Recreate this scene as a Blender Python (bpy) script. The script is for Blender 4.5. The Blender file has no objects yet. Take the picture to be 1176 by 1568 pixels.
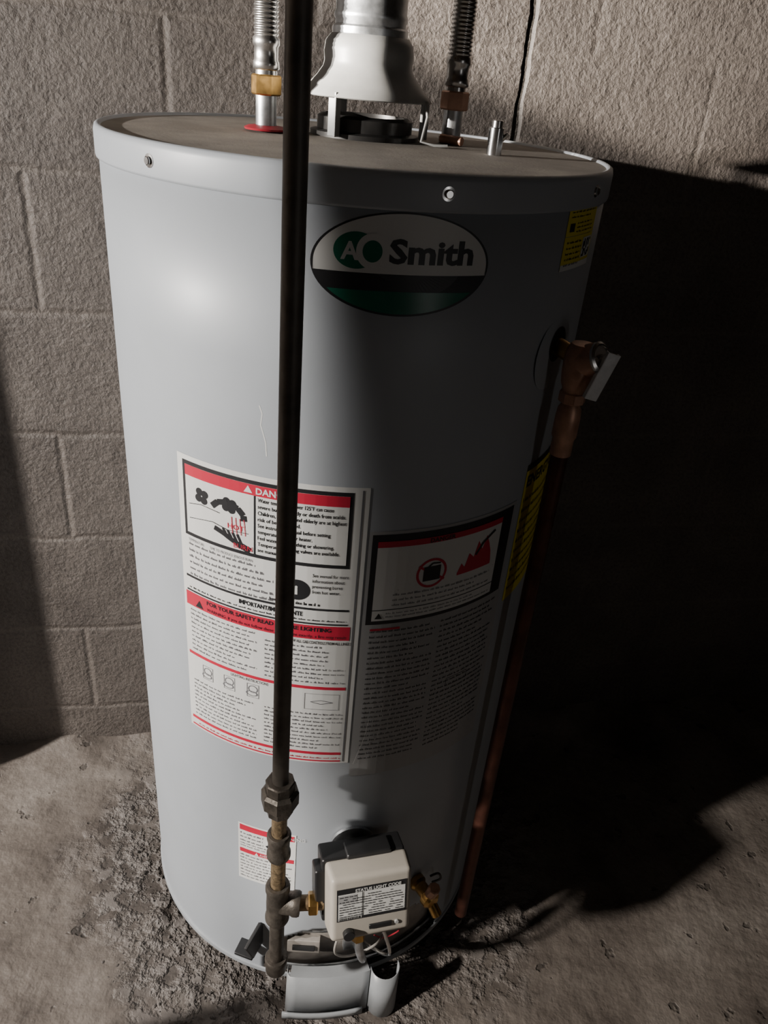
import bpy, bmesh, math, random
from mathutils import Vector, Matrix, noise
random.seed(7)
rad=math.radians
R=0.28
FZ=-0.03
COL=bpy.context.scene.collection

# ---------------------------------------------------------------- materials
def newmat(name):
    m=bpy.data.materials.new(name);m.use_nodes=True
    nt=m.node_tree;b=nt.nodes["Principled BSDF"]
    return m,nt,b
def N(nt,t,**kw):
    n=nt.nodes.new(t)
    for k,v in kw.items():
        if k in n.inputs: n.inputs[k].default_value=v
        else: setattr(n,k,v)
    return n
def ramp(nt,stops):
    r=nt.nodes.new("ShaderNodeValToRGB");e=r.color_ramp.elements
    while len(e)<len(stops): e.new(.5)
    for i,(p,c) in enumerate(stops):
        e[i].position=p;e[i].color=(c[0],c[1],c[2],1) if hasattr(c,'__len__') else (c,c,c,1)
    return r
def simple(name,col,rough=.5,metal=0.,var=.15,scale=30,bump=0.,bscale=200,coat=0.,rvar=.1,col2=None,cr=.3):
    m,nt,b=newmat(name)
    tc=N(nt,"ShaderNodeTexCoord")
    n=N(nt,"ShaderNodeTexNoise",Scale=scale,Detail=6.,Roughness=.6)
    nt.links.new(tc.outputs["Object"],n.inputs["Vector"])
    c2=col2 or tuple(x*(1-var) for x in col)
    r=ramp(nt,[(.35,c2),(.65,col)])
    nt.links.new(n.outputs[0],r.inputs[0]);nt.links.new(r.outputs[0],b.inputs["Base Color"])
    mr=N(nt,"ShaderNodeMapRange");mr.inputs[3].default_value=max(rough-rvar,.03);mr.inputs[4].default_value=min(rough+rvar,1)
    nt.links.new(n.outputs[0],mr.inputs[0]);nt.links.new(mr.outputs[0],b.inputs["Roughness"])
    b.inputs["Metallic"].default_value=metal
    if coat: b.inputs["Coat Weight"].default_value=coat;b.inputs["Coat Roughness"].default_value=cr
    if bump:
        n2=N(nt,"ShaderNodeTexNoise",Scale=bscale,Detail=4.)
        nt.links.new(tc.outputs["Object"],n2.inputs["Vector"])
        bp=N(nt,"ShaderNodeBump",Strength=bump,Distance=.002)
        nt.links.new(n2.outputs[0],bp.inputs["Height"]);nt.links.new(bp.outputs[0],b.inputs["Normal"])
    return m
M={}
M['paint']=simple("grey_enamel",(.36,.385,.415),.50,0,.07,6,.03,60,coat=.22,rvar=.04,cr=.36)
M['paint2']=simple("grey_enamel_lower",(.34,.36,.38),.42,0,.15,15,.04,60,coat=.2)
M['hood']=simple("hood_grey",(.31,.31,.30),.40,0,.2,20)
M['dusty']=simple("dusty_top",(.33,.295,.255),.75,0,.35,14,.15,300)
M['galv']=simple("galvanized",(.62,.64,.66),.38,.9,.4,60,.05,60)
M['steel']=simple("stainless",(.62,.61,.6),.25,1.,.15,40)
M['chrome']=simple("bright_steel",(.75,.75,.75),.2,1.,.1,40)
M['brass']=simple("brass",(.62,.38,.13),.33,1.,.35,60)
M['bronze']=simple("valve_bronze",(.62,.36,.25),.42,.5,.3,60,.1,200)
M['copper']=simple("aged_copper",(.15,.060,.042),.45,.65,.5,25,.05,100)
M['blackiron']=simple("black_iron",(.16,.143,.125),.52,.45,.45,35,.15,150,rvar=.14)
M['fitting']=simple("malleable_iron",(.12,.105,.09),.48,.55,.5,60,.3,250,rvar=.12)
M['thread']=simple("pipe_dope_thread",(.30,.22,.13),.5,.5,.6,150,.3,400)
M['black']=simple("black_plastic",(.02,.02,.021),.4,0,.2,20)
M['collar']=simple("collar_dark_steel",(.06,.058,.056),.4,.6,.3,30)
M['dark']=simple("dark_cavity",(.025,.023,.022),.8,0,.3,20)
M['cream']=simple("cream_plastic",(.47,.435,.38),.4,0,.1,20)
M['wht']=simple("label_white",(.66,.66,.64),.42,0,.04,10)
M['gry']=simple("label_grey",(.36,.36,.36),.45,0,.04,10)
M['red']=simple("red_plastic",(.45,.03,.05),.4,0,.2,30)
M['ink']=simple("label_ink",(.02,.02,.022),.45,0,.1,10)
M['inkg']=simple("label_text_grey",(.16,.16,.17),.5,0,.1,10)
M['lred']=simple("label_red",(.50,.02,.05),.42,0,.06,10)
M['lyel']=simple("label_yellow",(.72,.60,.03),.42,0,.06,10)
M['lgrn']=simple("label_green",(.015,.16,.10),.3,0,.1,10)
M['wire']=simple("wire_grey",(.40,.38,.35),.5,0,.1,10)
M['lever']=simple("zinc_lever",(.85,.86,.87),.4,.1,.2,60,.3,150)
M['cer']=simple("burner_inner",(.50,.46,.42),.5,.3,.4,25,.2,80)
M['wood']=simple("post_wood",(.20,.13,.08),.75,0,.4,12,.3,60)

def wallmat():
    m,nt,b=newmat("painted_block")
    L=nt.links.new
    tc=N(nt,"ShaderNodeTexCoord")
    sep=N(nt,"ShaderNodeSeparateXYZ");L(tc.outputs["Object"],sep.inputs[0])
    cmb=N(nt,"ShaderNodeCombineXYZ")
    ax=N(nt,"ShaderNodeMath",operation='ADD');ax.inputs[1].default_value=.43+.406*30-.203
    az=N(nt,"ShaderNodeMath",operation='ADD');az.inputs[1].default_value=-.077+.203*20
    L(sep.outputs[0],ax.inputs[0]);L(sep.outputs[2],az.inputs[0])
    wn=N(nt,"ShaderNodeTexNoise",Scale=9.,Detail=5.);L(tc.outputs["Object"],wn.inputs["Vector"])
    wm=N(nt,"ShaderNodeMath",operation='MULTIPLY_ADD');wm.inputs[1].default_value=.016
    L(wn.outputs[0],wm.inputs[0]);L(az.outputs[0],wm.inputs[2])
    L(ax.outputs[0],cmb.inputs[0]);L(wm.outputs[0],cmb.inputs[1])
    br=nt.nodes.new("ShaderNodeTexBrick");br.offset=.5
    for k,v in {"Scale":1.,"Mortar Size":.009,"Mortar Smooth":1.,"Brick Width":.406,"Row Height":.203,"Bias":0.}.items(): br.inputs[k].default_value=v
    L(cmb.outputs[0],br.inputs["Vector"])
    n1=N(nt,"ShaderNodeTexNoise",Scale=150.,Detail=6.,Roughness=.6);L(tc.outputs["Object"],n1.inputs["Vector"])
    n2=N(nt,"ShaderNodeTexNoise",Scale=5.,Detail=8.,Roughness=.65);L(tc.outputs["Object"],n2.inputs["Vector"])
    n4=N(nt,"ShaderNodeTexNoise",Scale=28.,Detail=6.,Roughness=.65);L(tc.outputs["Object"],n4.inputs["Vector"])
    v=N(nt,"ShaderNodeTexVoronoi",Scale=60.);L(tc.outputs["Object"],v.inputs["Vector"])
    r1=ramp(nt,[(.3,(.078,.064,.056)),(.7,(.158,.135,.118))]);L(n2.outputs[0],r1.inputs[0])
    r2=ramp(nt,[(.33,.3),(.55,1.)]);L(n1.outputs[0],r2.inputs[0])
    mx=N(nt,"ShaderNodeMix",data_type='RGBA',blend_type='MULTIPLY');mx.inputs[0].default_value=.55
    L(r1.outputs[0],mx.inputs[6]);L(r2.outputs[0],mx.inputs[7])
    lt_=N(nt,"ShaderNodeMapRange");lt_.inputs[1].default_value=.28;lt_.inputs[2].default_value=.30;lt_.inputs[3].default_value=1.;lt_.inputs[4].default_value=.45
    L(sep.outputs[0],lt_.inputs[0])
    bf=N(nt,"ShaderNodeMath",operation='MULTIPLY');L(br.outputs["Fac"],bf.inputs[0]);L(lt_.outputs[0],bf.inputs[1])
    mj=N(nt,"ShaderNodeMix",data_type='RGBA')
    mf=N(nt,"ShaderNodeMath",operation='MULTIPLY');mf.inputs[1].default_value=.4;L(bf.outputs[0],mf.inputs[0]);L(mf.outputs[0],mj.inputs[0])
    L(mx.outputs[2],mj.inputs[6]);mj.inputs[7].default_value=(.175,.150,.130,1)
    d=N(nt,"ShaderNodeMath",operation='SUBTRACT');d.inputs[1].default_value=.282
    wob=N(nt,"ShaderNodeMath",operation='MULTIPLY_ADD');wob.inputs[1].default_value=.016
    n3=N(nt,"ShaderNodeTexNoise",Scale=20.,Detail=4.);L(tc.outputs["Object"],n3.inputs["Vector"])
    L(n3.outputs[0],wob.inputs[0]);L(sep.outputs[0],wob.inputs[2]);L(wob.outputs[0],d.inputs[0])
    d2=N(nt,"ShaderNodeMath",operation='SUBTRACT');d2.inputs[1].default_value=.008;L(d.outputs[0],d2.inputs[0])
    ab=N(nt,"ShaderNodeMath",operation='ABSOLUTE');L(d2.outputs[0],ab.inputs[0])
    mr=N(nt,"ShaderNodeMapRange");mr.inputs[1].default_value=.0015;mr.inputs[2].default_value=.007;mr.inputs[3].default_value=1;mr.inputs[4].default_value=0
    L(ab.outputs[0],mr.inputs[0])
    mk=N(nt,"ShaderNodeMix",data_type='RGBA');L(mr.outputs[0],mk.inputs[0]);L(mj.outputs[2],mk.inputs[6]);mk.inputs[7].default_value=(.05,.042,.035,1)
    L(mk.outputs[2],b.inputs["Base Color"]);b.inputs["Roughness"].default_value=.6
    h=N(nt,"ShaderNodeMath",operation='MULTIPLY_ADD');h.inputs[1].default_value=-.7
    L(bf.outputs[0],h.inputs[0]);L(n1.outputs[0],h.inputs[2])
    h2=N(nt,"ShaderNodeMath",operation='MULTIPLY_ADD');h2.inputs[1].default_value=.35;L(v.outputs["Distance"],h2.inputs[0]);L(h.outputs[0],h2.inputs[2])
    h4=N(nt,"ShaderNodeMath",operation='MULTIPLY_ADD');h4.inputs[1].default_value=.9;L(n4.outputs[0],h4.inputs[0]);L(h2.outputs[0],h4.inputs[2])
    h3=N(nt,"ShaderNodeMath",operation='MULTIPLY_ADD');h3.inputs[1].default_value=-2.;L(mr.outputs[0],h3.inputs[0]);L(h4.outputs[0],h3.inputs[2])
    bp=N(nt,"ShaderNodeBump",Strength=1.,Distance=.0036);L(h3.outputs[0],bp.inputs["Height"]);L(bp.outputs[0],b.inputs["Normal"])
    return m
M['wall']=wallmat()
def floormat():
    m,nt,b=newmat("stained_concrete");L=nt.links.new
    tc=N(nt,"ShaderNodeTexCoord")
    n1=N(nt,"ShaderNodeTexNoise",Scale=4.2,Detail=8.,Roughness=.62);L(tc.outputs["Object"],n1.inputs["Vector"])
    n2=N(nt,"ShaderNodeTexNoise",Scale=80.,Detail=5.,Roughness=.6);L(tc.outputs["Object"],n2.inputs["Vector"])
    n3=N(nt,"ShaderNodeTexNoise",Scale=34.,Detail=4.,Roughness=.6);L(tc.outputs["Object"],n3.inputs["Vector"])
    n5=N(nt,"ShaderNodeTexNoise",Scale=26.,Detail=3.,Roughness=.5);L(tc.outputs["Object"],n5.inputs["Vector"])
    n6=N(nt,"ShaderNodeTexNoise",Scale=9.,Detail=5.,Roughness=.6);L(tc.outputs["Object"],n6.inputs["Vector"])
    r1=ramp(nt,[(.36,(.070,.057,.049)),(.46,(.125,.105,.090)),(.58,(.170,.146,.126)),(.70,(.235,.208,.183))]);L(n1.outputs[0],r1.inputs[0])
    r3=ramp(nt,[(.44,0.),(.60,1.)]);L(n3.outputs[0],r3.inputs[0])
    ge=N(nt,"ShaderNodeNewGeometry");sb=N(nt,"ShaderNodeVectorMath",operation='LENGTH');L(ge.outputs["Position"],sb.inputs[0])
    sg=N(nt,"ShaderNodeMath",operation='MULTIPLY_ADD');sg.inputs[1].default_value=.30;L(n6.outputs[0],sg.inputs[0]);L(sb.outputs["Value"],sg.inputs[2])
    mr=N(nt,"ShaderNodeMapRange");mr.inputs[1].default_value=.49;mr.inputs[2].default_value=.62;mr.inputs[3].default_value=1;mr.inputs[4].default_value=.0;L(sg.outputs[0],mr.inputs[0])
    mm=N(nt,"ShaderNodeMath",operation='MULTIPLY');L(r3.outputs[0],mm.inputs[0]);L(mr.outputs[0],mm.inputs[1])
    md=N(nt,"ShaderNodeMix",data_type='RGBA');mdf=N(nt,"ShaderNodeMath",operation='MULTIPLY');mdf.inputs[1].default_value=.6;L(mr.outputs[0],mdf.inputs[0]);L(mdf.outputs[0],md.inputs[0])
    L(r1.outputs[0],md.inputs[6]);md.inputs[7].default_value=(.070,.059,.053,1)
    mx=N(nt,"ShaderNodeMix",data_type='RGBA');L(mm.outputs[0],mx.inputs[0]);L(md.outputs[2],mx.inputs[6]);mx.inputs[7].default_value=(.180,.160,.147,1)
    rp=ramp(nt,[(.30,.3),(.345,1.)]);L(n5.outputs[0],rp.inputs[0])
    m2=N(nt,"ShaderNodeMix",data_type='RGBA',blend_type='MULTIPLY');m2.inputs[0].default_value=.7;L(mx.outputs[2],m2.inputs[6]);L(rp.outputs[0],m2.inputs[7])
    r2=ramp(nt,[(.35,.72),(.6,1.)]);L(n2.outputs[0],r2.inputs[0])
    m3=N(nt,"ShaderNodeMix",data_type='RGBA',blend_type='MULTIPLY');m3.inputs[0].default_value=.6;L(m2.outputs[2],m3.inputs[6]);L(r2.outputs[0],m3.inputs[7])
    L(m3.outputs[2],b.inputs["Base Color"])
    rr=N(nt,"ShaderNodeMapRange");rr.inputs[3].default_value=.45;rr.inputs[4].default_value=.8;L(n1.outputs[0],rr.inputs[0]);L(rr.outputs[0],b.inputs["Roughness"])
    h=N(nt,"ShaderNodeMath",operation='MULTIPLY_ADD');h.inputs[1].default_value=1.0;L(mm.outputs[0],h.inputs[0])
    hs_=N(nt,"ShaderNodeMath",operation='MULTIPLY');hs_.inputs[1].default_value=.35;L(n2.outputs[0],hs_.inputs[0]);L(hs_.outputs[0],h.inputs[2])
    h2=N(nt,"ShaderNodeMath",operation='MULTIPLY_ADD');h2.inputs[1].default_value=2.6;L(n6.outputs[0],h2.inputs[0]);L(h.outputs[0],h2.inputs[2])
    h3=N(nt,"ShaderNodeMath",operation='MULTIPLY_ADD');h3.inputs[1].default_value=.5;L(rp.outputs[0],h3.inputs[0]);L(h2.outputs[0],h3.inputs[2])
    bp=N(nt,"ShaderNodeBump",Strength=.9,Distance=.005);L(h3.outputs[0],bp.inputs["Height"]);L(bp.outputs[0],b.inputs["Normal"])
    return m
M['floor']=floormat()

# ---------------------------------------------------------------- mesh helpers
def empty(name,loc=(0,0,0)):
    e=bpy.data.objects.new(name,None);e.location=loc;e.empty_display_size=.05;COL.objects.link(e);return e
def mkobj(name,verts,faces,mats,parent=None,smooth=True,fm=None,matrix=None,angle=35):
    me=bpy.data.meshes.new(name);me.from_pydata([tuple(v) for v in verts],[],faces)
    for m in (mats if isinstance(mats,list) else [mats]): me.materials.append(m)
    if fm:
        for p,i in zip(me.polygons,fm): p.material_index=i
    me.update()
    if smooth:
        bm=bmesh.new();bm.from_mesh(me)
        for f in bm.faces: f.smooth=True
        for e in bm.edges:
            if len(e.link_faces)==2 and e.calc_face_angle(0)>rad(angle): e.smooth=False
        bm.to_mesh(me);bm.free()
    o=bpy.data.objects.new(name,me);COL.objects.link(o)
    if matrix is not None: o.matrix_world=matrix
    if parent is not None:
        o.parent=parent
    return o
def frame(p,d):
    d=Vector(d).normalized();q=Vector((0,0,1)).rotation_difference(d)
    return Matrix.Translation(Vector(p))@q.to_matrix().to_4x4()
def lathe(name,prof,mat,parent=None,seg=48,mx=None,angle=35):
    vs=[];fs=[]
    mx=mx or Matrix()
    for r,z in prof:
        for i in range(seg):
            a=2*math.pi*i/seg;vs.append(mx@Vector((r*math.cos(a),r*math.sin(a),z)))
    for j in range(len(prof)-1):
        for i in range(seg):
            k=(i+1)%seg;fs.append((j*seg+i,j*seg+k,(j+1)*seg+k,(j+1)*seg+i))
    return mkobj(name,vs,fs,mat,parent,angle=angle)
def rod(name,p0,p1,r,mat,parent=None,seg=24,ch=.0006,r1=None):
    p0=Vector(p0);p1=Vector(p1);l=(p1-p0).length;r1=r1 or r
    ch=min(ch,r*.4,l*.3)
    return lathe(name,[(0,0),(r-ch,0),(r,ch),(r1,l-ch),(r1-ch,l),(0,l)],mat,parent,seg,frame(p0,p1-p0))
def hexnut(name,p0,p1,r,mat,parent=None,seg=6):
    return rod(name,p0,p1,r,mat,parent,seg,ch=.0015)
def sweep(name,pts,r,mat,parent=None,seg=12,rf=None,samples=0):
    pts=[Vector(p) for p in pts]
    if samples:
        out=[];n=len(pts)
        for i in range(n-1):
            a=pts[max(i-1,0)];b=pts[i];c=pts[i+1];d=pts[min(i+2,n-1)]
            for s in range(samples):
                t=s/samples
                out.append(.5*((2*b)+(c-a)*t+(2*a-5*b+4*c-d)*t*t+(-a+3*b-3*c+d)*t**3))
        out.append(pts[-1]);pts=out
    vs=[];fs=[];n=len(pts)
    T=(pts[1]-pts[0]).normalized();U=T.orthogonal().normalized()
    for i,p in enumerate(pts):
        t=(pts[min(i+1,n-1)]-pts[max(i-1,0)]).normalized()
        U=(U-t*U.dot(t)).normalized();V=t.cross(U)
        rr=rf(i/(n-1)) if rf else r
        for k in range(seg):
            a=2*math.pi*k/seg;vs.append(p+(U*math.cos(a)+V*math.sin(a))*rr)
    for j in range(n-1):
        for k in range(seg):
            l=(k+1)%seg;fs.append((j*seg+k,j*seg+l,(j+1)*seg+l,(j+1)*seg+k))
    fs.append(tuple(range(seg))[::-1]);fs.append(tuple((n-1)*seg+k for k in range(seg)))
    return mkobj(name,vs,fs,mat,parent)
def box(name,size,mat,parent=None,mx=None,bev=.003,seg=3,taper=None):
    bm=bmesh.new();bmesh.ops.create_cube(bm,size=1)
    for v in bm.verts:
        v.co=Vector((v.co.x*size[0],v.co.y*size[1],v.co.z*size[2]))
        if taper and v.co.y<0: v.co.x*=taper;v.co.z*=taper
    if bev: bmesh.ops.bevel(bm,geom=bm.edges[:],offset=bev,segments=seg,affect='EDGES',profile=.6)
    if mx is not None: bm.transform(mx)
    bmesh.ops.recalc_face_normals(bm,faces=bm.faces)
    vs=[v.co.copy() for v in bm.verts];bm.verts.index_update();fs=[tuple(v.index for v in f.verts) for f in bm.faces];bm.free()
    return mkobj(name,vs,fs,mat,parent)
def P(th,z,r=R):
    a=rad(th);return Vector((r*math.sin(a),-r*math.cos(a),z))

# ---------------------------------------------------------------- room
WA=rad(12.6);WD=.290
wu=Vector((math.cos(WA),math.sin(WA),0));wn=Vector((-math.sin(WA),math.cos(WA),0))
def slab(name,size,mat,mx):
    bm=bmesh.new();bmesh.ops.create_cube(bm,size=1)
    for v in bm.verts: v.co=Vector((v.co.x*size[0],v.co.y*size[1],v.co.z*size[2]))
    me=bpy.data.meshes.new(name);bm.to_mesh(me);bm.free();me.materials.append(mat)
    o=bpy.data.objects.new(name,me);COL.objects.link(o);o.matrix_world=mx;return o
RZ=Matrix.Rotation(WA,4,'Z')
def wallslab(name,u,v,ang,length):
    c=wu*u+wn*v
    bm=bmesh.new();bmesh.ops.create_cube(bm,size=1)
    for q in bm.verts: q.co=Vector((q.co.x*length,q.co.y*.2+.1,FZ-.02+(q.co.z+.5)*2.42))
    me=bpy.data.meshes.new(name);bm.to_mesh(me);bm.free();me.materials.append(M['wall'])
    o=bpy.data.objects.new(name,me);COL.objects.link(o)
    o.matrix_world=Matrix.Translation(c)@RZ@Matrix.Rotation(ang,4,'Z');return o
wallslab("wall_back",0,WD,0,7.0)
wallslab("wall_left",-3.5,-1.9,rad(90),4.8)
wallslab("wall_right",3.5,-1.9,rad(-90),4.8)
wallslab("wall_front",0,-4.1,rad(180),7.0)
slab("ceiling",(7.4,5,.1),simple("ceiling_boards",(.10,.075,.05),.8,0,.4,10,.3,40),RZ@Matrix.Translation((0,-1.9,2.42)))
def fh(x,y):
    p=Vector((x,y,0));d=math.hypot(x,y)
    h=noise.fractal(p*3.0,1.0,2.0,4)*.004
    a=max(0,1-abs(d-.33)/.20)
    h+=a*max(0,noise.fractal(p*22+Vector((5,2,0)),.9,2.1,5))*.011*(1 if x<.1 else .35)
    wd=WD-p.dot(wn)
    h+=max(0,1-wd/.10)**2*.018*(.6+noise.noise(p*9))
    return max(h,-.006)
def grid(a0,a1,n):
    return [a0+(a1-a0)*i/n for i in range(n+1)]
us=grid(-3.5,-1.0,20)[:-1]+grid(-1.0,1.4,300)+grid(1.4,3.5,18)[1:]
vs_=grid(-4.1,-.9,30)[:-1]+grid(-.9,WD+.02,180)
V=[];Fc=[]
for v in vs_:
    for u in us:
        w=wu*u+wn*v;V.append((w.x,w.y,FZ+fh(w.x,w.y)))
nu=len(us)
for j in range(len(vs_)-1):
    for i in range(nu-1): Fc.append((j*nu+i,j*nu+i+1,(j+1)*nu+i+1,(j+1)*nu+i))
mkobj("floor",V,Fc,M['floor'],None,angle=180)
rv=[];rf=[]
for i in range(260):
    th=random.uniform(-120,-5)
    d=random.choice([random.uniform(.285,.34),random.uniform(.3,.42)])
    x,y=d*math.sin(rad(th)),-d*math.cos(rad(th))
    if Vector((x,y,0)).dot(wn)>WD-.02: continue
    s=random.uniform(.001,.0030)*(1 if random.random()<.94 else 1.7)
    bm=bmesh.new();bmesh.ops.create_icosphere(bm,subdivisions=1,radius=s)
    for v in bm.verts: v.co*=random.uniform(.6,1.3);v.co.z*=.55
    z=FZ+fh(x,y)+s*.1;b0=len(rv)
    for v in bm.verts: rv.append((v.co.x+x,v.co.y+y,v.co.z+z))
    bm.verts.index_update()
    for f in bm.faces: rf.append(tuple(b0+v.index for v in f.verts))
    bm.free()
mkobj("concrete_rubble",rv,rf,simple("rubble",(.14,.123,.112),.9,0,.5,40),None,smooth=False)
# timber post added out of view, left of the heater, to shade the wall
box("added_shade_post",(.14,.14,2.39),M['wood'],None,Matrix.Translation((-1.185,-.205,FZ+1.2))@Matrix.Rotation(rad(35),4,'Z'),bev=.006)

# ---------------------------------------------------------------- water heater
H=empty("water_heater")
def cylpatch(name,th0,th1,z0,z1,r,mat,parent,dth=2.,nz=1,thick=0):
    n=max(1,int(abs(th1-th0)/dth));vs=[];fs=[]
    for j in range(nz+1):
        for i in range(n+1): vs.append(P(th0+(th1-th0)*i/n,z0+(z1-z0)*j/nz,r))
    for j in range(nz):
        for i in range(n): a=j*(n+1)+i;fs.append((a,a+1,a+n+2,a+n+1))
    o=mkobj(name,vs,fs,mat,parent)
    if thick:
        s=o.modifiers.new("t",'SOLIDIFY');s.thickness=thick;s.offset=0
    return o
NS=240;zs=[.012,.016]+[.02+.005*i for i in range(25)]+[.15,.2,.4,.6,.8,1.0,1.152]
def ztop(th):
    t=(th-20)/31.
    return .138*max(0,1-abs(t)**4)**.5 if abs(t)<1 else 0
vs=[];fs=[]
for z in zs:
    for i in range(NS):
        r=R+(.0015 if z<.015 else 0);vs.append(P(i*1.5,z,r))
for j in range(len(zs)-1):
    for i in range(NS):
        th=i*1.5+.75
        if th>180: th-=360
        if zs[j+1]<=ztop(th)+.001: continue
        k=(i+1)%NS;fs.append((j*NS+i,j*NS+k,(j+1)*NS+k,(j+1)*NS+i))
jk=mkobj("jacket",vs,fs,M['paint'],H,angle=60)
s=jk.modifiers.new("t",'SOLIDIFY');s.thickness=.0012;s.offset=-1
lathe("bottom_hem",[(R,.020),(R+.0022,.019),(R+.0026,.015),(R+.0022,.011),(R-.002,.010)],M['paint2'],H,144)
lathe("top_pan_rim",[(R+.0003,1.146),(R+.0028,1.1465),(R+.0034,1.149),(R+.0034,1.171),(R+.0022,1.1758),(R-.0008,1.1775),(R-.0035,1.1765),(R-.0045,1.1735)],M['paint'],H,144,angle=70)
lathe("top_pan",[(R-.0040,1.1745),(.20,1.1752),(.1,1.1758),(0,1.176)],M['dusty'],H,96)
lathe("combustion_chamber",[(.215,.0),(.215,.2),(0,.2)],M['dark'],H,64)
lathe("base_plate",[(0,-.004),(.262,-.004),(.264,.0),(.264,.004),(0,.004)],M['dark'],H,96)
for a in(75,195,315): rod("foot",P(a,FZ,.21),P(a,-.004,.21),.018,M['dark'],H)
for th,z in((-36.4,1.161),(20,1.162),(59.8,1.162),(120,1.161),(-110,1.161),(180,1.161)):
    c=P(th,z,R+.003);n=P(th,0,1)
    mx=frame(c,n)
    lathe("rim_screw",[(.0060,0),(.0060,.0008),(.0038,.001),(.0038,.003),(.0030,.0036),(0,.0036)],M['chrome'],H,20,mx)

# ---- labels : one multi-material mesh, wrapped on the jacket
class Dec:
    def __init__(s,Rb=R): s.v=[];s.f=[];s.m=[];s.names=[];s.R=Rb
    def mi(s,k):
        if k not in s.names: s.names.append(k)
        return s.names.index(k)
    def map(s,th,z,l): return P(th,z,s.R+.0005+.00022*l)
    def rect(s,t0,t1,z0,z1,mat,l=0):
        n=max(1,int(abs(t1-t0)/2.5+.999));b=len(s.v)
        for j in(0,1):
            for i in range(n+1): s.v.append(s.map(t0+(t1-t0)*i/n,(z0,z1)[j],l))
        for i in range(n): s.f.append((b+i,b+i+1,b+n+2+i,b+n+1+i));s.m.append(s.mi(mat))
    def frame(s,t0,t1,z0,z1,w,mat,l=0):
        wt=math.degrees(w/s.R)
        s.rect(t0,t1,z0,z0+w,mat,l);s.rect(t0,t1,z1-w,z1,mat,l)
        s.rect(t0,t0+wt,z0+w,z1-w,mat,l);s.rect(t1-wt,t1,z0+w,z1-w,mat,l)
    def poly(s,pts,mat,l=0):
        b=len(s.v)
        for t,z in pts: s.v.append(s.map(t,z,l))
        s.f.append(tuple(range(b,b+len(pts))));s.m.append(s.mi(mat))
    def ell(s,tc,zc,rt,rz,mat,l=0,t_a=0,t_b=360,n=72,inner=0):
        pts=[(tc+rt*math.cos(rad(t_a+(t_b-t_a)*i/n)),zc+rz*math.sin(rad(t_a+(t_b-t_a)*i/n))) for i in range(n+1)]
        b=len(s.v)
        for t,z in pts: s.v.append(s.map(t,z,l))
        ks=[inner] if inner else [.66,.33,0.001]
        rows=[b]
        for k in ks:
            rows.append(len(s.v))
            for t,z in pts: s.v.append(s.map(tc+(t-tc)*k,zc+(z-zc)*k,l))
        for a,c in zip(rows,rows[1:]):
            for i in range(n): s.f.append((a+i,a+i+1,c+i+1,c+i));s.m.append(s.mi(mat))
    def strip(s,pts,w,mat,l=0):
        for (t0,z0),(t1,z1) in zip(pts,pts[1:]):
            dx=rad(t1-t0)*s.R;dz=z1-z0;L=math.hypot(dx,dz) or 1e-9
            nx,nz=-dz/L*w/2,dx/L*w/2;nt=math.degrees(nx/s.R)
            s.poly([(t0+nt,z0+nz),(t0-nt,z0-nz),(t1-nt,z1-nz),(t1+nt,z1+nz)],mat,l)
    def text(s,body,t0,z0,h,mat,l=1,t1=None,bold=0.,sx=1.,align='L'):
        cu=bpy.data.curves.new("t",'FONT');cu.body=body;cu.size=1;cu.offset=bold;cu.resolution_u=2
        ob=bpy.data.objects.new("t",cu);COL.objects.link(ob)
        dg=bpy.context.evaluated_depsgraph_get();dg.update()
        me=bpy.data.meshes.new_from_object(ob.evaluated_get(dg))
        xs=[v.co.x for v in me.vertices]
        if not xs: return
        x0,x1=min(xs),max(xs);sc=h/.70
        kx=sc*sx if t1 is None else rad(t1-t0)*s.R/(x1-x0)
        off=0
        if align=='C': off=-(x1-x0)*kx/2
        b=len(s.v)
        for v in me.vertices: s.v.append(s.map(t0+math.degrees(((v.co.x-x0)*kx+off)/s.R),z0+v.co.y*sc,l))
        for p in me.polygons: s.f.append(tuple(b+i for i in p.vertices));s.m.append(s.mi(mat))
        bpy.data.objects.remove(ob);bpy.data.curves.remove(cu);bpy.data.meshes.remove(me)
    def lines(s,t0,t1,z0,z1,n,mat='inkg',l=1,fill=.36,ragged=.35):
        dz=(z1-z0)/n
        for i in range(n):
            z=z1-dz*(i+1)+dz*.25;t=t0;te=t1-(t1-t0)*random.uniform(0,ragged)*(random.random()<.5)
            while t<te:
                wl=random.uniform(.5,1.9);e=min(t+wl,te);x=t
                while x<e-.05:
                    ww=random.uniform(.10,.20);up=fill*random.choice([.75,.75,1.15]);
                    s.rect(x,min(x+ww,e),z,z+dz*up,mat,l);x+=ww+.11
                t=e+.4
    def build(s,name,parent,matrix=None):
        o=mkobj(name,s.v,s.f,[M[k] for k in s.names],parent,smooth=False,fm=s.m,matrix=matrix)
        return o
D=Dec()
a,b=-33.8,10.9
D.rect(a,b,.487,.881,'wht',0)
D.rect(a+1.6,7.6,.782,.875,'ink',1);D.rect(a+2.4,6.8,.7865,.8705,'wht',2)
D.rect(a+2.4,6.8,.858,.8705,'lred',3)
D.text("DANGER",-13.2,.8605,.0072,'wht',4,bold=.03)
D.poly([(-16,.8605),(-14,.8605),(-15,.8685)],'wht',4)
D.rect(-13.7,-13.3,.7865,.858,'ink',3)
for i,t in enumerate(["Water temperature over 125°F can cause","severe burns instantly or death from scalds.","Children, disabled and elderly are at highest","risk of being scalded.","See instruction manual before setting","temperature at water heater.","Feel water before bathing or showering.","Temperature limiting valves are available.","see manual."]):
    D.text(t,-12.8,.8515-.0076*i,.0044,'ink',3,bold=.018,t1=min(6.4,-12.8+len(t)*.43))
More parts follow.
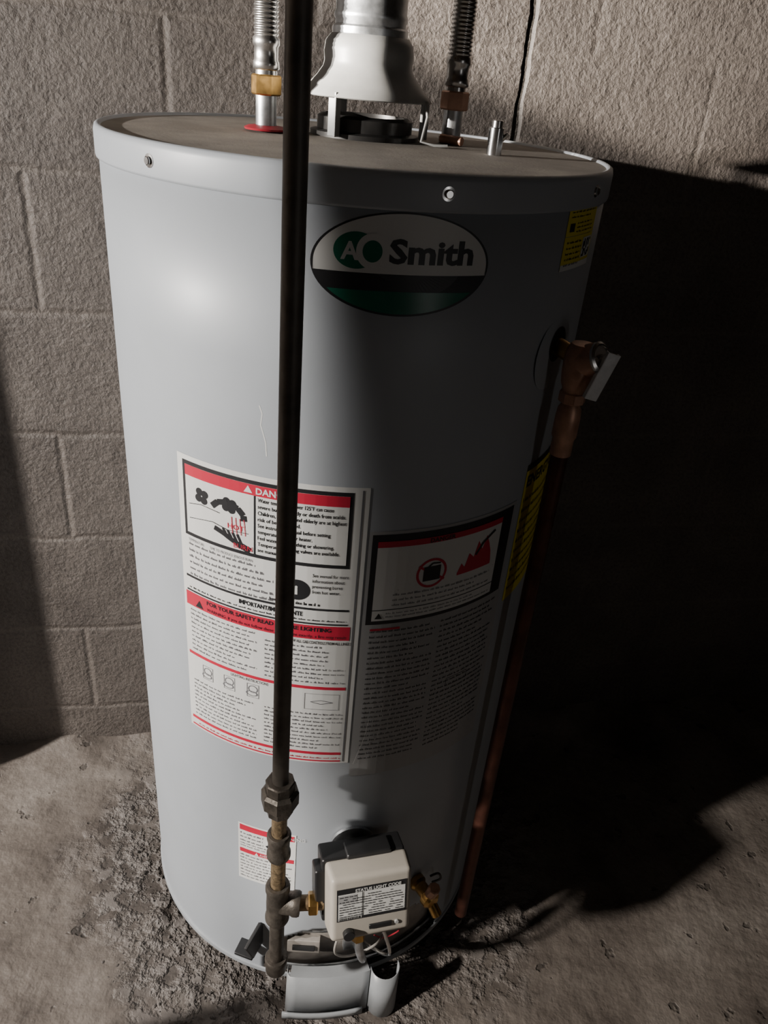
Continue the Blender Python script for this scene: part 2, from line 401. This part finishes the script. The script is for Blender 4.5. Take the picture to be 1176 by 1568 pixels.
for c,zc in((-26.8,.8385),(-19.6,.8385)):
    for k in range(4):
        an=rad(90*k+35);D.ell(c+1.05*math.cos(an),zc+.0056*math.sin(an),.95,.0047,'ink',3,n=16)
D.strip([(-24.0,.832),(-22.5,.839),(-20,.842),(-17.5,.838),(-16.2,.831),(-16.0,.824)],.007,'ink',4)
D.strip([(-30.5,.824),(-27,.828),(-22,.826)],.0008,'ink',4)
D.strip([(-30.5,.806),(-24,.812),(-20,.808),(-15,.810)],.0008,'ink',4)
D.text("HOT",-20.0,.811,.0065,'lred',4)
for k in range(4): D.strip([(-19+k*1.0,.826),(-18.8+k*1.05,.806)],.0008,'lred',4)
D.strip([(-23.5,.806),(-21,.802),(-19,.797),(-16.5,.792)],.006,'ink',4)
for k in range(4): D.strip([(-20+k*1.1,.798-k*.001),(-21.3+k*1.2,.809-k*.001)],.0028,'ink',4)
D.strip([(-17.5,.794),(-14.6,.789)],.008,'ink',4)
D.text("BURN",-18.6,.7885,.0062,'lred',5)
D.lines(a+2.5,-9,.727,.776,6,'inkg',1)
D.text("TEMPERATURE        TIME TO PRODUCE SERIOUS BURN",a+2.5,.775,.0035,'inkg',1,t1=-14)
D.ell(-7.5+3.8,.750,3.0,.0135,'ink',1,n=32)
D.text("i",-4.2,.7445,.011,'wht',2,bold=.05)
for i,t in enumerate(["See manual for more","information about","preventing burns","from hot water."]): D.text(t,-.3,.769-.0072*i,.0042,'ink',1,bold=.01,t1=-.3+len(t)*.42)
D.lines(-10,7.5,.728,.738,1,'ink',1)
D.rect(a+1.2,8.2,.7245,.7275,'ink',1)
D.text("IMPORTANT/IMPORTANTE",-17.5,.7155,.0056,'ink',1,bold=.04,t1=-2.2)
D.lines(a+2,8,.7085,.714,1,'ink',1)
D.rect(a+1.2,8.2,.7050,.7072,'ink',1)
D.rect(a+.8,8.8,.684,.7035,'lred',1)
D.text("FOR YOUR SAFETY READ BEFORE LIGHTING",-26.5,.6955,.0052,'ink',2,bold=.03,t1=4.5)
D.poly([(-30,.686),(-27.6,.686),(-28.8,.696)],'ink',2)
D.text("WARNING: If you do not follow these instructions exactly, a fire may result",-26.5,.6865,.0042,'ink',2,t1=8)
D.lines(a+2,-13,.617,.682,10,'inkg',1);D.lines(-11,8.5,.617,.676,9,'inkg',1)
D.text("TURN OFF ALL GAS CONTROLS FROM ALL LINES",-7,.6775,.004,'ink',2,bold=.02,t1=8.8)
D.rect(a+.8,8.8,.609,.6135,'lred',1)
D.text("LIGHTING INSTRUCTIONS",-20,.6035,.0042,'ink',1,t1=-10)
for c in(-27,-20.5,-14):
    D.frame(c-1.6,c+1.6,.579,.600,.0006,'inkg',1)
    D.ell(c,.592,1.3,.0058,'inkg',1,n=20,inner=.8);D.ell(c-.3,.585,1.6,.004,'inkg',1,n=20,inner=.75)
D.frame(-1,7.5,.577,.602,.0006,'inkg',1);D.strip([(.5,.589),(3,.592),(6,.589),(3,.586),(.5,.589)],.0009,'inkg',1)
D.lines(a+2,-13,.510,.573,10,'inkg',1);D.lines(-11,8.5,.510,.573,10,'inkg',1)
D.rect(a+.8,8.8,.5015,.506,'lred',1)
D.lines(a+3,8.8,.493,.499,1,'lred',1,ragged=0)
D.rect(a+.8,8.8,.4895,.492,'lred',1)
D.rect(9.3,9.7,.49,.878,'inkg',1)
a2,b2=12.6,51.8
D.rect(a2-1.2,b2,.462,.829,'gry',0)  # shade on the white right label is put into this grey ground
D.rect(a2-.4,b2-1,.706,.825,'ink',1)
D.rect(a2+.9,b2-5,.711,.8155,'wht',2)
D.rect(a2+.9,b2-5,.809,.8165,'lred',3)
D.text("DANGER",a2+13,.8098,.0055,'ink',4,bold=.03)
D.ell(27.0,.769,3.9,.0195,'lred',3,n=40,inner=.84)
D.strip([(23.6,.780),(30.4,.758)],.003,'lred',5)
D.rect(24.9,29.2,.759,.778,'ink',4);D.strip([(25.6,.776),(27,.782),(29,.781)],.002,'ink',4)
fl=[(34,.760),(35,.772),(36,.766),(37,.783),(38.5,.776),(39.5,.796),(41,.783),(42,.800),(43.2,.787),(44,.776),(44.5,.762)]
for p,q in zip(fl,fl[1:]): D.poly([(p[0],.757),(q[0],.757),q,p],'lred',3)
D.strip([(39,.778),(41,.792),(44.6,.803)],.0035,'ink',4)
D.strip([(19,.752),(46,.752)],.0006,'inkg',3)
D.lines(18,45,.729,.750,3,'inkg',3)
D.rect(a2+.9,b2-5,.7255,.7265,'ink',3)
D.poly([(a2+1.6,.714),(a2+3.4,.714),(a2+2.5,.722)],'ink',3)
D.lines(a2+4.2,b2-6,.714,.7235,2,'inkg',3)
D.lines(a2+.8,30,.49,.700,27,'ink',1);D.lines(31.5,b2-2,.49,.700,27,'ink',1)
D.frame(36,43,.585,.598,.0006,'ink',1)
D.rect(a2+.8,a2+8,.697,.700,'lred',2)
D.rect(-18.6,-1.5,.226,.344,'wht',0)
D.rect(-18.1,-2,.330,.341,'lred',1);D.rect(-18.1,-2,.284,.292,'lred',1)
D.poly([(-9.2,.332),(-7.8,.332),(-8.5,.3395)],'wht',2);D.poly([(-13.5,.285),(-12.3,.285),(-12.9,.291)],'wht',2)
D.text("WARNING",-7.4,.3325,.006,'wht',2);D.text("AVERTISSEMENT",-12,.2855,.005,'wht',2,t1=-4)
D.strip([(-10,.309),(-9,.313),(-8,.309),(-7,.312)],.004,'ink',1)
D.lines(-18,-2.5,.296,.306,2,'inkg',1);D.lines(-18,-11,.306,.328,3,'inkg',1);D.lines(-18,-2.5,.230,.282,8,'inkg',1)
D.rect(50.8,65.2,1.122,1.149,'lyel',0);D.rect(50.8,65.2,1.089,1.1215,'lyel',0)
D.lines(52,64,1.138,1.147,2,'ink',1);D.lines(55,64,1.124,1.136,3,'ink',1);D.rect(52,54,1.126,1.134,'ink',1)
D.lines(52,59,1.092,1.119,5,'ink',1);D.rect(50.8,65.2,1.089,1.095,'wht',1)
for i in range(7):
    for j in range(7):
        if random.random()<.55 : D.rect(60+i*.6,60.6+i*.6,1.099+j*.0025,1.1015+j*.0025,'ink',2)
D.rect(59.6,64.6,1.098,1.118,'wht',1)
D.rect(54.2,84,.678,.870,'lyel',0)
D.rect(54.2,84,.862,.870,'ink',1)
D.text("ENERGYGUIDE",55.2,.840,.0145,'ink',1,bold=.03,t1=82)
D.lines(55,83,.690,.83,10,'ink',1)
tc,zc=13.4,1.101
D.ell(tc,zc,16.7,.0445,'ink',0)
hs=-.0105
def cap(rt,rz,cut,top,mat,l):
    a0=math.degrees(math.asin(cut/rz))
    n=60;lo,hi=(a0,180-a0) if top else (180-a0,360+a0)
    for i in range(n):
        A=lo+(hi-lo)*i/n;B=lo+(hi-lo)*(i+1)/n
        pa=(tc+rt*math.cos(rad(A)),zc+rz*math.sin(rad(A)));pb=(tc+rt*math.cos(rad(B)),zc+rz*math.sin(rad(B)))
        D.poly([pa,pb,(pb[0],zc+cut),(pa[0],zc+cut)],mat,l)
cap(16.2,.0430,hs+.003,True,'wht',1)
cap(16.0,.0425,hs-.012,False,'lgrn',1)
D.text("Smith",10.6,1.1035,.0195,'ink',2,t1=26.6,bold=.035)
D.ell(4.7,1.112,4.0,.0155,'lgrn',2,n=48)
D.text("A",2.0,1.1045,.0145,'wht',3,bold=.03)
D.ell(7.6,1.112,2.9,.0150,'wht',3,n=40,inner=.60);D.ell(7.6,1.112,1.75,.0092,'lgrn',4,n=40)
D.build("labels",H)
S=Dec();S.strip([(-12.6,.958),(-12.0,.950),(-12.3,.938),(-11.2,.920),(-11.0,.905)],.0012,'wht',-1.7)
S.strip([(12.2,.485),(14.5,.53),(15.2,.56)],.0006,'wht',5)
S.build("paint_scratches",H)

# ---- small parts on top
rod("anode_nipple",(.151,-.02,1.175),(.151,-.02,1.203),.0085,M['chrome'],H,24)
rod("anode_cap",(.151,-.02,1.195),(.151,-.02,1.210),.0062,M['steel'],H,24)
rod("anode_pin",(.155,-.02,1.188),(.164,-.022,1.198),.0025,M['chrome'],H,12)
rod("top_bolt",(.093,.06,1.182),(.118,.045,1.181),.005,M['bronze'],H,12)
vx,vy=.002,.05
T=Matrix.Translation((vx,vy,0))
lathe("flue_collar",[(.064,1.175),(.064,1.181),(.056,1.183),(.056,1.196),(.050,1.199),(.046,1.199),(.046,1.176)],M['collar'],H,64,T)
rn=P(57,0,1).normalized()
lathe("relief_port_panel",[(0,.0012),(.038,.0012),(.040,0)],M['paint'],H,48,frame(P(56,1.000,R-.0012),rn))
lathe("relief_port_hole",[(0,.0006),(.018,.0006),(.019,0)],M['black'],H,40,frame(P(57,1.010,R+.0003),rn))
# ---- burner opening contents
cylpatch("inner_door",-11,51,.018,.125,.262,M['cer'],H,nz=2,thick=.002)
cylpatch("inner_door_lip",-11,51,.112,.121,.270,M['galv'],H,thick=.002)
cylpatch("inner_door_hem",-11,51,.018,.026,.269,M['galv'],H,thick=.002)
box("burner_sight_box",(.05,.012,.030),M['cer'],H,Matrix.Translation(P(2,.080,.268))@Matrix.Rotation(rad(2),4,'Z'),bev=.002)
box("burner_slot",(.034,.004,.010),M['black'],H,Matrix.Translation(P(2,.080,.2755))@Matrix.Rotation(rad(2),4,'Z'),bev=.001)
box("door_bracket",(.022,.01,.03),M['galv'],H,Matrix.Translation(P(17,.085,.272))@Matrix.Rotation(rad(17),4,'Z'),bev=.002)
box("door_clip_black",(.006,.040,.050),M['black'],H,Matrix.Translation(P(-12,.105,.292))@Matrix.Rotation(rad(-25),4,'Z')@Matrix.Rotation(rad(20),4,'X'),bev=.002)
box("door_clip_tab",(.030,.026,.006),M['black'],H,Matrix.Translation(P(-15,.075,.292))@Matrix.Rotation(rad(-15),4,'Z'),bev=.002)

# ---------------------------------------------------------------- T&P relief valve
RV=empty("relief_valve")
rv0=P(57,1.008,R)
VB=Vector((.256,-.180,0))
rod("relief_valve_nipple",rv0+rn*.001,(VB.x,VB.y,1.004),.0095,M['brass'],RV)
lathe("relief_valve_body",[(0,.957),(.0115,.957),(.0125,.972),(.0150,.978),(.0165,.990),(.0170,1.004),(.0155,1.015),(.0120,1.021),(.0,1.022)],M['bronze'],RV,32,Matrix.Translation((VB.x,VB.y,0)))
vd=Vector((.62,-.62,.42)).normalized();v0=Vector((VB.x,VB.y,1.002))
rod("relief_valve_bonnet",v0,v0+vd*.024,.0165,M['bronze'],RV,32)
lathe("relief_valve_cap",[(.0165,.0),(.0165,.003),(.014,.005),(.0125,.0045),(.012,.0035),(.004,.0035),(.003,.008),(0,.008)],M['steel'],RV,32,frame(v0+vd*.023,vd))
hexnut("relief_valve_outlet",(VB.x,VB.y,.957),(VB.x,VB.y,.970),.0145,M['bronze'],RV,8)
lt=Vector((.283,-.206,1.022));lb=Vector((.268,-.206,.970))
zz=(lt-lb).normalized();yy=-Vector((.35,-.85,.35));yy=(yy-zz*yy.dot(zz)).normalized();xx=yy.cross(zz)
hm=Matrix(((xx.x,yy.x,zz.x,0),(xx.y,yy.y,zz.y,0),(xx.z,yy.z,zz.z,0),(0,0,0,1)));hm=Matrix.Translation((lt+lb)/2)@hm
box("relief_valve_lever",(.0140,.0020,.052),M['lever'],RV,hm,bev=.0009)
box("relief_valve_lever_edge",(.0016,.0055,.052),M['lever'],RV,hm@Matrix.Translation((.0067,.002,0)),bev=.0006)
box("relief_valve_lever_edge",(.0016,.0055,.052),M['lever'],RV,hm@Matrix.Translation((-.0067,.002,0)),bev=.0006)
rod("relief_valve_stem",v0+vd*.022,(lt*.75+lb*.25),.003,M['steel'],RV,12)

# ---------------------------------------------------------------- drain valve
DV=empty("drain_valve")
lathe("drain_valve_body",[(0,0.0045),(.013,0.0045),(.013,.012),(.010,.016),(.010,.032),(.014,.034),(.014,.044),(.009,.048),(0,.048)],M['brass'],DV,28,frame(P(37,.195,R-.004),P(37,0,1)))
hexnut("drain_valve_handle",P(37,.205,.315),P(37,.228,.322),.009,M['bronze'],DV,8)
rod("drain_valve_spout",P(37,.195,.312),P(38,.170,.330),.008,M['brass'],DV)
sweep("drain_valve_chain",[P(41,.20,.29),P(43,.205,.296),P(44,.19,.298),P(43,.175,.288)],.0018,M['black'],DV,10,samples=6)

# ---------------------------------------------------------------- gas control valve
GV=empty("gas_control_valve")
G=Matrix.Translation(P(15.6,.316,.336))@Matrix.Rotation(rad(17),4,'Z')@Matrix.Rotation(rad(-13),4,'X')
def gm(x,y,z): return G@Matrix.Translation((x,y,z))
box("gas_valve_cover",(.110,.036,.102),M['cream'],GV,gm(0,-.018,0),bev=.007,seg=4,taper=.95)
box("gas_valve_body",(.110,.034,.098),M['black'],GV,gm(-.003,.014,.004),bev=.004)
box("gas_valve_top",(.060,.028,.012),M['black'],GV,gm(.004,.008,.051),bev=.004)
box("gas_valve_side_port",(.018,.026,.050),M['black'],GV,gm(-.058,.010,.012),bev=.004)
box("gas_valve_chin",(.092,.026,.014),M['cream'],GV,gm(0,-.013,-.052),bev=.004)
lathe("gas_valve_shank",[(0,.005),(.030,.005),(.030,.009),(.016,.012),(.016,.06),(0,.06)],M['galv'],GV,40,frame(P(14,.335,.276),P(14,0,1)))
sweep("burner_manifold_tube",[P(15,.235,.325),P(16,.17,.335),P(18,.12,.322),P(19,.085,.29),P(19,.07,.265)],.006,M['galv'],GV,14,samples=8)
sweep("pilot_tube",[P(20,.235,.33),P(23,.17,.345),P(24,.12,.325),P(22,.08,.28),P(22,.07,.265)],.0026,M['chrome'],GV,10,samples=8)
sweep("thermopile_lead",[P(12,.235,.33),P(10,.18,.335),P(12,.125,.315),P(17,.095,.30),P(24,.10,.295),P(30,.075,.265)],.0018,M['wire'],GV,10,samples=8)
sweep("igniter_lead",[P(22,.235,.33),P(27,.17,.32),P(30,.12,.30),P(28,.08,.28),P(26,.07,.265)],.0011,M['red'],GV,10,samples=8)
hexnut("manifold_nut",P(15.2,.215,.327),P(15.6,.190,.332),.0105,M['brass'],GV)
LV=[];LF=[];LM=[];LN=[M['wht'],M['ink'],M['gry']]
def lr(x0,x1,z0,z1,m,l=0):
    b=len(LV);y=-.0366-.0003*l
    for x,z in((x0,z0),(x1,z0),(x1,z1),(x0,z1)): LV.append(G@Vector((x*1.08,y,z)))
    LF.append((b,b+1,b+2,b+3));LM.append(m)
lr(-.042,.042,-.016,.034,1);lr(-.0405,.0405,-.0145,.026,0,1)
lr(-.0405,-.018,.012,.024,2,2)
for i in range(9):
    x=-.039
    while x<.037:
        w=random.uniform(.0015,.005)
        if random.random()<.8: lr(x,min(x+w,.038),-.0093+i*.0038,-.0080+i*.0038,1,3)
        x+=w+.0015
lr(-.012,-.011,-.014,.026,1,3)
lr(-.012,.0405,-.0145,-.0105,1,4)
x=-.040
while x<-.014: w=random.choice([.0005,.001]);lr(x,x+w,-.014,-.010,1,4);x+=w+.0007
cu=bpy.data.curves.new("t",'FONT');cu.body="STATUS LIGHT CODE";cu.offset=.03;ob=bpy.data.objects.new("t",cu);COL.objects.link(ob)
dg=bpy.context.evaluated_depsgraph_get();dg.update();me=bpy.data.meshes.new_from_object(ob.evaluated_get(dg))
xm=max(v.co.x for v in me.vertices);b=len(LV)
for v in me.vertices: LV.append(G@Vector((-.022+v.co.x*.060/xm,-.0366-.0012,.0275+v.co.y*.0065)))
for p in me.polygons: LF.append(tuple(b+i for i in p.vertices));LM.append(0)
bpy.data.objects.remove(ob);bpy.data.meshes.remove(me)
mkobj("gas_valve_label",LV,LF,LN,GV,smooth=False,fm=LM)
rod("gas_valve_button",gm(-.030,-.034,-.036).translation,gm(-.030,-.043,-.036).translation,.0075,M['black'],GV)
lathe("gas_valve_port",[(.004,0),(.004,.003),(.0065,.003),(.0065,0)],M['black'],GV,20,frame(gm(-.038,-.012,-.059).translation,(0,-.3,-1)))
box("gas_valve_dial",(.030,.004,.007),M['black'],GV,gm(.012,-.0365,-.032),bev=.0015)
rod("gas_valve_led",gm(.034,-.035,-.032).translation,gm(.034,-.038,-.032).translation,.003,M['gry'],GV,16)

# ---------------------------------------------------------------- flue pipe with draft hood
F=empty("flue_pipe")
lathe("draft_hood",[(.040,1.279),(.044,1.278),(.0495,1.271),(.0510,1.261),(.0500,1.252),(.0515,1.246),(.058,1.237),(.069,1.2255),(.0745,1.2205),(.0760,1.2175),(.0745,1.2165),(.067,1.222),(.056,1.233),(.048,1.243),(.038,1.253)],M['hood'],F,72,T,angle=50)
lathe("stack",[(.0395,1.25),(.0395,1.292),(.0408,1.294),(.0408,1.298),(.0395,1.300),(.0395,1.42),(.0410,1.422),(.0410,1.428),(.0395,1.43),(.0395,2.37)],M['galv'],F,64,T,angle=60)
lathe("stack_collar",[(.0415,1.273),(.0422,1.275),(.0422,1.285),(.0405,1.287)],M['galv'],F,64,T)
def leg(th,wid,mat,out=.0):
    a=rad(th);d=Vector((math.sin(a),-math.cos(a),0));o=Vector((vx,vy,0))
    r1=.066
    box("hood_leg",(wid,.0025,.044),mat,F,Matrix.Translation(o+d*r1+Vector((0,0,1.200)))@Matrix.Rotation(a,4,'Z'),bev=.0008)
    box("hood_leg_flange",(.0025,.010,.044),mat,F,Matrix.Translation(o+d*(r1+.004)+Vector((math.cos(a),math.sin(a),0))*wid/2+Vector((0,0,1.200)))@Matrix.Rotation(a,4,'Z'),bev=.0008)
leg(-28,.014,M['hood']);leg(95,.012,M['hood']);leg(210,.012,M['hood'])
sweep("hood_wire_leg",[(.072,.02,1.219),(.0745,.005,1.205),(.070,.0,1.180),(.085,-.004,1.178),(.10,-.002,1.1785)],.0016,M['hood'],F,8)

# ---------------------------------------------------------------- flexible water lines
def flex(x,y,name,nut,ring):
    E=empty(name)
    rod("nipple",(x,y,1.1765),(x,y,1.214),.0115,M['galv'],E,28)
    if ring: lathe("heat_trap_ring",[(.012,1.1785),(.0235,1.1775),(.0245,1.1795),(.020,1.1815),(.0122,1.1825)],M['red'],E,36,Matrix.Translation((x,y,0)))
    else: rod("nipple_base",(x,y,1.1765),(x,y,1.184),.015,M['steel'],E)
    hexnut("union_nut",(x,y,1.212),(x,y,1.232),.0165,nut,E,6)
    rod("nut_neck",(x,y,1.230),(x,y,1.238),.0120,M['steel'],E)
    prof=[(.0120,1.236),(.0145,1.238),(.0145,1.244),(.0132,1.246),(.0132,1.258),(.0148,1.260),(.0148,1.266),(.0128,1.268)]
    z=1.268
    while z<2.36:
        prof+=[(.0128,z+.0005),(.0136,z+.0014),(.0139,z+.0021),(.0136,z+.0028),(.0128,z+.0037)];z+=.0042
    lathe("corrugated_tube",prof,M['steel'],E,28,Matrix.Translation((x,y,0)),angle=80)
flex(-.105,-.003,"flexible_water_line",M['brass'],True)
flex(.105,.075,"flexible_water_line",M['bronze'],False)

# ---------------------------------------------------------------- gas pipe
GP=empty("gas_pipe")
gx,gy=-.0215,-.345
rod("riser",(gx,gy,.52),(gx,gy,2.37),.0095,M['blackiron'],GP,36)
hexnut("union_top_nut",(gx,gy,.508),(gx,gy,.524),.0175,M['fitting'],GP,8)
lathe("union_ring",[(.0,.484),(.017,.484),(.0225,.488),(.0225,.506),(.019,.510),(0,.510)],M['fitting'],GP,8,Matrix.Translation((gx,gy,0)),angle=20)
hexnut("union_bottom_nut",(gx,gy,.470),(gx,gy,.486),.0160,M['fitting'],GP,8)
rod("threaded_nipple",(gx,gy,.425),(gx,gy,.472),.0095,M['thread'],GP,28)
lathe("coupling",[(.0102,.388),(.0135,.388),(.0150,.391),(.0150,.397),(.0135,.400),(.0135,.420),(.0150,.423),(.0150,.429),(.0135,.432),(.0102,.432)],M['fitting'],GP,32,Matrix.Translation((gx,gy,0)))
rod("short_nipple",(gx,gy,.330),(gx,gy,.392),.0095,M['thread'],GP,28)
lathe("tee_run",[(.0102,.258),(.0145,.258),(.0160,.262),(.0160,.268),(.0143,.272),(.0148,.295),(.0143,.318),(.0160,.322),(.0160,.328),(.0145,.332),(.0102,.332)],M['fitting'],GP,32,Matrix.Translation((gx,gy,0)))
lathe("tee_branch",[(.0,.0),(.0145,.004),(.0148,.018),(.0165,.021),(.0165,.027),(.0150,.030),(.0102,.030)],M['fitting'],GP,32,frame((gx,gy,.295),(1,0,.0)))
rod("valve_nipple",(gx+.02,gy,.295),(gx+.060,gy+.006,.295),.0100,M['thread'],GP,28)
hexnut("valve_inlet_nut",(gx+.040,gy+.002,.295),(gx+.052,gy+.004,.295),.0150,M['brass'],GP,6)
rod("drip_nipple",(gx,gy,.168),(gx,gy,.262),.0100,M['fitting'],GP,28)
lathe("drip_cap",[(0,.140),(.012,.140),(.0145,.144),(.0147,.160),(.0158,.163),(.0158,.170),(.0145,.172),(.0100,.172)],M['fitting'],GP,32,Matrix.Translation((gx,gy,0)))

# ---------------------------------------------------------------- relief drain pipe
RP=empty("relief_discharge_pipe")
rod("copper_riser",(VB.x,VB.y,.06),(VB.x,VB.y,.935),.0098,M['copper'],RP,32)
lathe("adapter",[(.0098,.895),(.0118,.896),(.0118,.915),(.0135,.918),(.0135,.940),(.0125,.950),(.009,.956)],M['bronze'],RP,24,Matrix.Translation((VB.x,VB.y,0)))

# ---------------------------------------------------------------- loose access panel standing in front of the base
AP=empty("burner_access_panel")
def band(name,pts2,z0,z1,mat,parent,th=.0014,lean=0):
    vs=[];fs=[]
    for j,z in enumerate((z0,z1)):
        for x,y in pts2: vs.append((x,y+lean*j,z))
    n=len(pts2)
    for i in range(n-1): fs.append((i,i+1,n+i+1,n+i))
    o=mkobj(name,vs,fs,mat,parent,angle=50)
    s=o.modifiers.new("t",'SOLIDIFY');s.thickness=th;s.offset=0
    return o
def ap(th,r): q=P(th,0,r);return (q.x,q.y)
pts=[ap(-1+t,.318) for t in range(0,23,2)]
pts=[ap(-2,.300),ap(-1.9,.312)]+pts
c=ap(25.5,.318);cr=.022
roll=[]
for k in range(0,15):
    A=rad(170+k*14);roll.append((c[0]+cr*math.cos(A+rad(20)),c[1]+cr*math.sin(A+rad(20))))
band("panel_sheet",pts+roll,FZ+.004,.055,M['paint2'],AP,lean=.012)
band("panel_step",[ap(-2.5+t,.323) for t in range(0,24,2)],FZ+.004,-.012,M['paint2'],AP,th=.003)
vs=[];fs=[];n=12
for i in range(n):
    t=-1+2*i;a1=ap(t,.318);a0=ap(t,.300);vs+= [(a1[0],a1[1]+.012,.055),(a0[0],a0[1]+.012,.054)]
for i in range(n-1): fs.append((2*i,2*i+2,2*i+3,2*i+1))
mkobj("panel_flange",vs,fs,M['paint2'],AP)

# ---------------------------------------------------------------- lights
def spot(name,loc,target,power,half,blend,rad_,col):
    l=bpy.data.lights.new(name,'SPOT');l.energy=power;l.spot_size=2*rad(half);l.spot_blend=blend;l.shadow_soft_size=rad_;l.color=col
    o=bpy.data.objects.new(name,l);COL.objects.link(o);o.location=loc
    o.rotation_euler=(Vector(target)-Vector(loc)).to_track_quat('-Z','Y').to_euler();return o
LA=Vector((-2.45,-1.22,1.45))
e3=[(P(q[0],q[1])-LA).normalized() for q in((-4,1.15),(6,.87),(13,.49))]
Mx=Matrix((e3[0],e3[1],e3[2]))
ax=Mx.inverted()@Vector((1,1,1));ax.normalize()
if ax.dot(e3[0])<0: ax=-ax
half=math.degrees(math.acos(max(-1,min(1,ax.dot(e3[0])))))
spot("work_lamp",LA,LA+ax,720,half,.004,.014,(1,.945,.885))
spot("added_wall_spot",(-1.55,-.66,1.37),(.93,.50,1.47),1250,8.5,.30,.015,(1,.92,.82))  # added narrow spot, brightens only the right wall above the tank
spot("added_floor_spot",(-1.46,-1.285,1.3),(.55,-.42,-.03),330,11.5,.25,.045,(1,.93,.85))  # added spot to lift the right floor, gas valve and loose panel
al=bpy.data.lights.new("added_strip_fill",'AREA');al.shape='RECTANGLE';al.size=.12;al.size_y=.9;al.energy=.75;al.color=(1,.97,.94)  # added tall fill light, reflects as a pale band on the jacket
ao=bpy.data.objects.new("added_strip_fill",al);COL.objects.link(ao);ao.location=(1.10,-1.50,1.0)
ao.rotation_euler=(Vector((0,0,.8))-Vector(ao.location)).to_track_quat('-Z','Y').to_euler()
w=bpy.data.worlds.new("world");bpy.context.scene.world=w;w.use_nodes=True
w.node_tree.nodes["Background"].inputs[0].default_value=(.5,.45,.4,1);w.node_tree.nodes["Background"].inputs[1].default_value=.005

# ---------------------------------------------------------------- camera
cd=bpy.data.cameras.new("camera");c=bpy.data.objects.new("camera",cd);COL.objects.link(c)
cd.sensor_fit='VERTICAL';cd.sensor_height=36;cd.lens=36*1187.3/1568;cd.clip_start=.02
c.matrix_world=Matrix.Translation((.0683,-.9666,1.25))@Matrix.Rotation(rad(90-29.76),4,'X')@Matrix.Rotation(rad(5.49),4,'Z')
bpy.context.scene.camera=c
